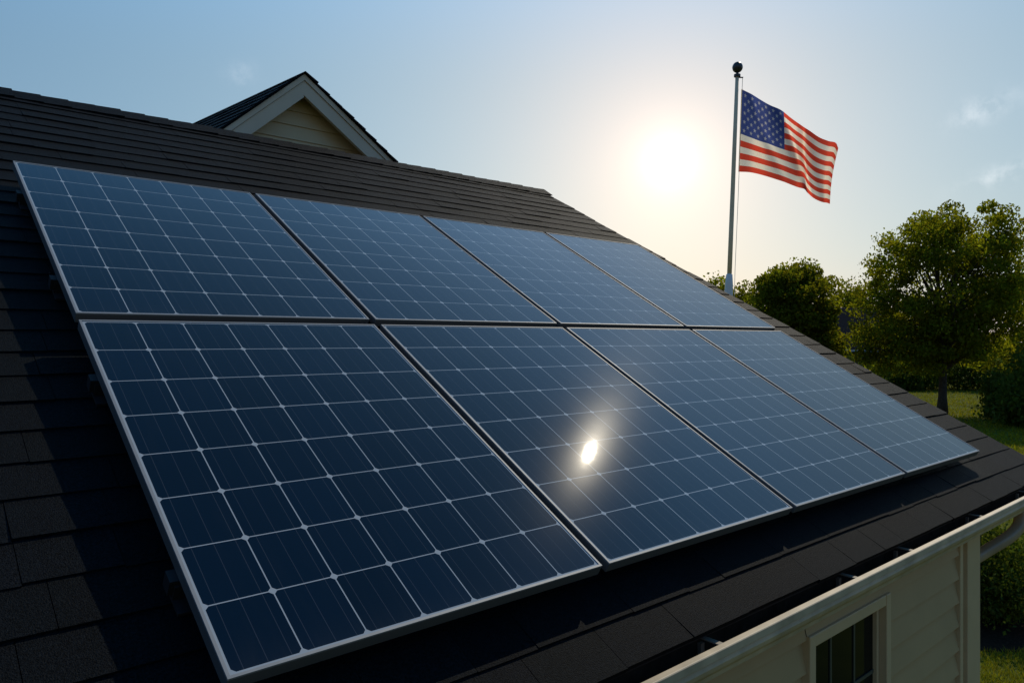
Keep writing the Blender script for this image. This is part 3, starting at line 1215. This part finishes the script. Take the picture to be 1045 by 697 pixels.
def tree(name, label, base, ells, n_clump, per, clump_r, leaf, material, trunk_r, fork=.32, group=None, cat='tree', limbs=26, shell=.45, lean=(0, 0)):
    base = Vector(base)
    t = thing(name, label, cat, base, group)
    ctr = ellip_points(ells, n_clump, shell)
    ctr[:, 2] = np.maximum(ctr[:, 2], base.z + .3)
    top = max(e[2] + e[5] for e in ells)
    pts, ct = [], []
    for c in ctr:
        k = int(per * rng.uniform(.5, 1.5))
        sc_ = clump_r * rng.uniform(.6, 1.3)
        dv = rng.normal(size=(k, 3))
        dv /= np.linalg.norm(dv, axis=1)[:, None]
        p = dv * (rng.uniform(.02, 1, k) ** .4)[:, None] * np.array([sc_, sc_, sc_ * .7]) * .95
        p[:, 2] -= .12 * (p[:, 0] ** 2 + p[:, 1] ** 2) / max(sc_, .1)
        pts.append(c + p)
        ct.append(np.full(k, rng.uniform(.72, 1.3)))
    pts, ct = np.concatenate(pts), np.concatenate(ct)
    ok = pts[:, 2] > base.z + .15
    leaves_mesh('crown', pts[ok], .5, leaf, material, t, base, clump=ct[ok])
    tm = MB()
    hgt = top - base.z
    cx = np.mean([e[0] for e in ells])
    cy = np.mean([e[1] for e in ells])
    tops = Vector((cx + lean[0], cy + lean[1], base.z + hgt * .86))
    def axis_pt(f):
        q = base.lerp(tops, f)
        return q + Vector((math.sin(f * 5 + base.x) * .02, math.cos(f * 4 + base.y) * .02, 0)) * hgt * .5
    fs_ = np.linspace(0, 1, 12)
    tm.tube([axis_pt(f) for f in fs_], [trunk_r * (1.35 if f == 0 else 1) * (1 - .9 * f ** .9) + .01 for f in fs_], 10)
    order = rng.permutation(len(ctr))[:limbs]
    for q in order:
        c = Vector(ctr[q])
        fz = max((c.z - base.z) / (hgt * .86), fork)
        f = max(fork * .85, min(.9, fz * random.uniform(.45, .75)))
        s0 = axis_pt(f)
        r0 = trunk_r * (1 - .9 * f ** .9) * .55
        mid = s0.lerp(c, .45) + Vector((random.uniform(-.15, .15), random.uniform(-.15, .15), random.uniform(.0, .25))) * (c - s0).length * .5
        path = smooth_path([s0, mid, c], 4)
        nn_ = len(path)
        tm.tube(path, [r0 * (1 - .88 * k / (nn_ - 1)) + .006 for k in range(nn_)], 6, cap=False)
    tm.build('trunk', M_bark, t, base, smooth=True)
    return t


def ell_px(px, py, rpx, rpz, depth, ry=None, doff=0.0):
    """an ellipsoid of crown: seen centre and half sizes turned into metres at that distance"""
    p = at_px(px, depth + doff, py=py)
    k = depth / 756
    rx = rpx * k
    return (p.x, p.y, p.z, rx, (ry or rx), rpz * k)


# big maple on the lawn
D1 = 39.3
tree('maple_tree', 'largest spreading green tree standing on the sunlit lawn', at_px(962, D1, 0),
     [ell_px(962, 292, 72, 72, D1), ell_px(983, 243, 50, 42, D1), ell_px(918, 330, 42, 52, D1), ell_px(1005, 318, 40, 52, D1), ell_px(950, 345, 55, 38, D1), ell_px(903, 352, 26, 30, D1)],
     380, 150, .85, .18, M_leaf, .23, fork=.27, limbs=60, shell=.5)
# right hand neighbour, half out of frame
D2 = 44
tree('maple_tree', 'tree at the right edge, partly cut off and overlapping the large tree', at_px(1068, D2, 0),
     [ell_px(1068, 318, 46, 62, D2), ell_px(1060, 370, 48, 50, D2), ell_px(1100, 330, 50, 60, D2)], 170, 130, 1.1, .22, M_leaf2, .28, limbs=24)
# the round tree left of it
D3 = 45
tree('round_tree', 'dense round dark tree between the flagpole and the neighbouring house', at_px(808, D3, 0),
     [ell_px(808, 318, 40, 48, D3), ell_px(795, 300, 24, 28, D3), ell_px(825, 300, 24, 30, D3), ell_px(812, 360, 44, 40, D3)],
     300, 140, .8, .20, M_leaf2, .26, limbs=26, shell=.4)
D4 = 62
tree('small_tree', 'small hazy tree peeking over the roof edge right behind the flagpole', at_px(742, D4, 0),
     [ell_px(742, 305, 24, 25, D4), ell_px(752, 330, 30, 32, D4)], 80, 110, 1.1, .26, M_leaf2, .22, limbs=12)
D5 = 78
for px, top, wd, lab in ((864, 292, 26, 'pale tree far behind the roof of the neighbouring house'),
                         (905, 300, 36, 'far tree mostly hidden behind the large tree on the lawn')):
    tree('far_tree', lab, at_px(px, D5, 0), [ell_px(px, top + 24, wd, 25, D5), ell_px(px + 4, top + 50, wd * 1.1, 26, D5)], 80, 100, 1.3, .32, M_leaf2, .25,
         limbs=10, group='trees beyond the neighbouring house')

# neighbouring house
DN = 62
nb = at_px(862, DN, 0)
nh = thing('neighbour_house', 'distant dark house with slate grey roof showing between the trees', 'house', nb)
ang = math.atan2(FWD[1], FWD[0]) - R(90)
ca, sa_ = math.cos(ang), math.sin(ang)


def loc(x, y, z):
    return Vector((nb.x + x * ca - y * sa_, nb.y + x * sa_ + y * ca, z))


def nbox(mb, x0, x1, y0, y1, z0, z1):
    mb.hexa([loc(x0, y0, z0), loc(x1, y0, z0), loc(x1, y1, z0), loc(x0, y1, z0), loc(x0, y0, z1), loc(x1, y0, z1), loc(x1, y1, z1), loc(x0, y1, z1)])


m = MB()
xx = -6.0
while xx < 5.9:                                  # vertical boards with narrow shadow gaps
    nbox(m, xx, min(xx + .38, 6.0), 0, .02, 0, 2.98)
    xx += .40
nbox(m, -6, 6, .03, 7.5, 0, 2.98)
m.build('wall', M_nwall, nh, nb)
m = MB()
ze, zr = 3.05, 6.75
for sg in (0, 1):
    y0, y1 = (-.45, 3.8) if sg == 0 else (8.05, 3.8)
    n = 44
    for k in range(n):
        f0, f1 = k / n, min((k + 1.1) / n, 1)
        a, b = y0 + (y1 - y0) * f0, y0 + (y1 - y0) * f1
        za, zb_ = ze + (zr - ze) * f0, ze + (zr - ze) * f1
        m.hexa([loc(-6.4, a, za - .03), loc(6.4, a, za - .03), loc(6.4, b, zb_ - .03), loc(-6.4, b, zb_ - .03),
                loc(-6.4, a, za + .03), loc(6.4, a, za + .03), loc(6.4, b, zb_ + .02), loc(-6.4, b, zb_ + .02)])
m.build('roof', M_nroof, nh, nb)
m = MB()
nbox(m, -6.4, 6.4, -.56, -.455, 2.93, 3.08)
m.build('gutter', M_ntrim, nh, nb)
for sx in (-2.2, 1.6):
    m = MB()
    nbox(m, sx, sx + 1.2, -.05, -.002, 1.0, 2.3)
    m.build('window', M_pane, nh, nb)
for sx in (-6, 6):
    m = MB()
    for k in range(20):
        f0, f1 = k / 20, (k + 1) / 20
        h0, h1 = 3.75 * f0, 3.75 * f1
        m.face([loc(sx, .03 + h0, 2.99 + 3.5 * f0), loc(sx, 7.47 - h0, 2.99 + 3.5 * f0), loc(sx, 7.47 - h1, 2.99 + 3.5 * f1), loc(sx, .03 + h1, 2.99 + 3.5 * f1)])
    m.build('gable_wall', M_nwall, nh, nb)


# shrubs
def shrub(label, px, depth, rx, rz, n=26, per=170, leaf=.1, group=None, material=M_leafd):
    b = at_px(px, depth, 0)
    t = thing('shrub', label, 'shrub', b, group)
    e = [(b.x, b.y, rz * .8, rx, rx, rz * .95), (b.x + rx * .3, b.y - rx * .2, rz * .6, rx * .8, rx * .8, rz * .6)]
    ctr = ellip_points(e, n, .4)
    pts = np.concatenate([c + rng.normal(size=(per, 3)) * rx * .2 for c in ctr])
    pts = pts[pts[:, 2] > .03]
    leaves_mesh('foliage', pts, .5, leaf, material, t, b)
    sm = MB()
    for k in range(7):
        c = Vector(ctr[k])
        sm.tube([b + Vector((random.uniform(-.1, .1), random.uniform(-.1, .1), 0)), b.lerp(c, .5) + Vector((0, 0, .1)), c], [.03, .02, .008], 6)
    sm.build('stem', M_bark, t, b)
    return t


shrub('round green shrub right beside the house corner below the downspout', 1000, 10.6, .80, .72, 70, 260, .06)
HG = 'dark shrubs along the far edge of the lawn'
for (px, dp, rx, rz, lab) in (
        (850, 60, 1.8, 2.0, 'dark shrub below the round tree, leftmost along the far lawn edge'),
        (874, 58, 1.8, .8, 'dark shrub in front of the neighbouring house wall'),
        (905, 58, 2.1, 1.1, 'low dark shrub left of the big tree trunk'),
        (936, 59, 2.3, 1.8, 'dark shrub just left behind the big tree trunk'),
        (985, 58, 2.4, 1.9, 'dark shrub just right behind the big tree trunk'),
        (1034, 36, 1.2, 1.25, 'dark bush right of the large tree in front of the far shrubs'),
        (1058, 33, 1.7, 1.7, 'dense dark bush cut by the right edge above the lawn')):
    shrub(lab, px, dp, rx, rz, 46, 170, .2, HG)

# far wood closing the horizon
cw_pts = []
for k in range(900):
    a = rng.uniform(-math.pi, math.pi)
    dd = rng.uniform(135, 190)
    x, y = math.cos(a) * dd, math.sin(a) * dd
    hgt = rng.uniform(2.5, 6.2)
    cw_pts.append(np.array([x, y, hgt * .5]) + rng.normal(size=(70, 3)) * np.array([2.4, 2.4, hgt * .28]))
cw_pts = np.concatenate(cw_pts)
cw_pts = cw_pts[cw_pts[:, 2] > .2]
kind(leaves_mesh('wood', cw_pts, .5, .95, M_leaf2, None, (0, 0, 0)), 'stuff')['label'] = 'far dark wood closing the horizon'

# garden bed in front of the shrub
b0 = at_px(1003, 9.9, 0.006)
m = MB()
ring = []
for k in range(40):
    a = 2 * math.pi * k / 40
    rr_ = 1.0 + .06 * math.sin(3 * a) + random.uniform(-.03, .03)
    h = RIGHT * math.cos(a) * 1.9 * rr_ + FWD * math.sin(a) * .6 * rr_
    ring.append((b0.x + h[0], b0.y + h[1], .006))
m.face(ring)
kind(m.build('garden_bed', M_mulch, None, (0, 0, 0)), 'structure')


# grass blades: dense near the house, coarser far off
def grass_patch(n, px0, px1, d0_, d1_, hgt, wid):
    u = rng.uniform(0, 1, n)
    d = d0_ * (d1_ / d0_) ** rng.uniform(0, 1, n)
    px = px0 + (px1 - px0) * u
    k = (px - 522.5) / 756
    x = (RIGHT[0] * k + FWD[0]) * d
    y = (RIGHT[1] * k + FWD[1]) * d
    return np.stack([x, y, d], 1), hgt, wid


V, T = [], []
for n, px0, px1, a, b, hg, wd in ((150000, 940, 1560, 7.0, 20, .055, .010), (190000, 640, 1560, 20, 75, .10, .045)):
    P, hg, wd = grass_patch(n, px0, px1, a, b, hg, wd)
    bx = np.array([b0.x, b0.y])
    rel = P[:, :2] - bx
    q = (rel @ RIGHT / 1.9) ** 2 + (rel @ FWD / .6) ** 2
    inside_house = (P[:, 0] < XW + .1) & (P[:, 1] > YF - .1) & (P[:, 1] < YB)
    P = P[(q > 1) & ~inside_house]
    n = len(P)
    th = rng.uniform(0, 2 * math.pi, n)
    ax = np.stack([np.cos(th), np.sin(th), np.zeros(n)], 1)
    base = np.stack([P[:, 0], P[:, 1], np.zeros(n)], 1)
    hh = hg * rng.uniform(.5, 1.4, n)
    ln = rng.normal(size=(n, 2)) * (hh * .45)[:, None]
    tip = base + np.stack([ln[:, 0], ln[:, 1], hh], 1)
    V.append(np.stack([base - ax * wd * .5, base + ax * wd * .5, tip], 1))
    T.append(rng.uniform(.65, 1.35, n))
V = np.concatenate(V)
T = np.concatenate(T)
n = len(V)
me = bpy.data.meshes.new('grass')
me.vertices.add(3 * n)
me.vertices.foreach_set('co', V.ravel())
me.loops.add(3 * n)
me.loops.foreach_set('vertex_index', np.arange(3 * n))
me.polygons.add(n)
me.polygons.foreach_set('loop_start', np.arange(0, 3 * n, 3))
me.polygons.foreach_set('loop_total', np.full(n, 3))
me.materials.append(M_grassb)
at = me.attributes.new('tint', 'FLOAT_COLOR', 'FACE')
at.data.foreach_set('color', np.stack([T * rng.uniform(.85, 1.25, n), T, T * .9, np.ones(n)], 1).ravel())
me.update(calc_edges=True)
go = bpy.data.objects.new('grass', me)
C.objects.link(go)
kind(go, 'stuff')
go['label'] = 'short green lawn grass lit by the low sun'
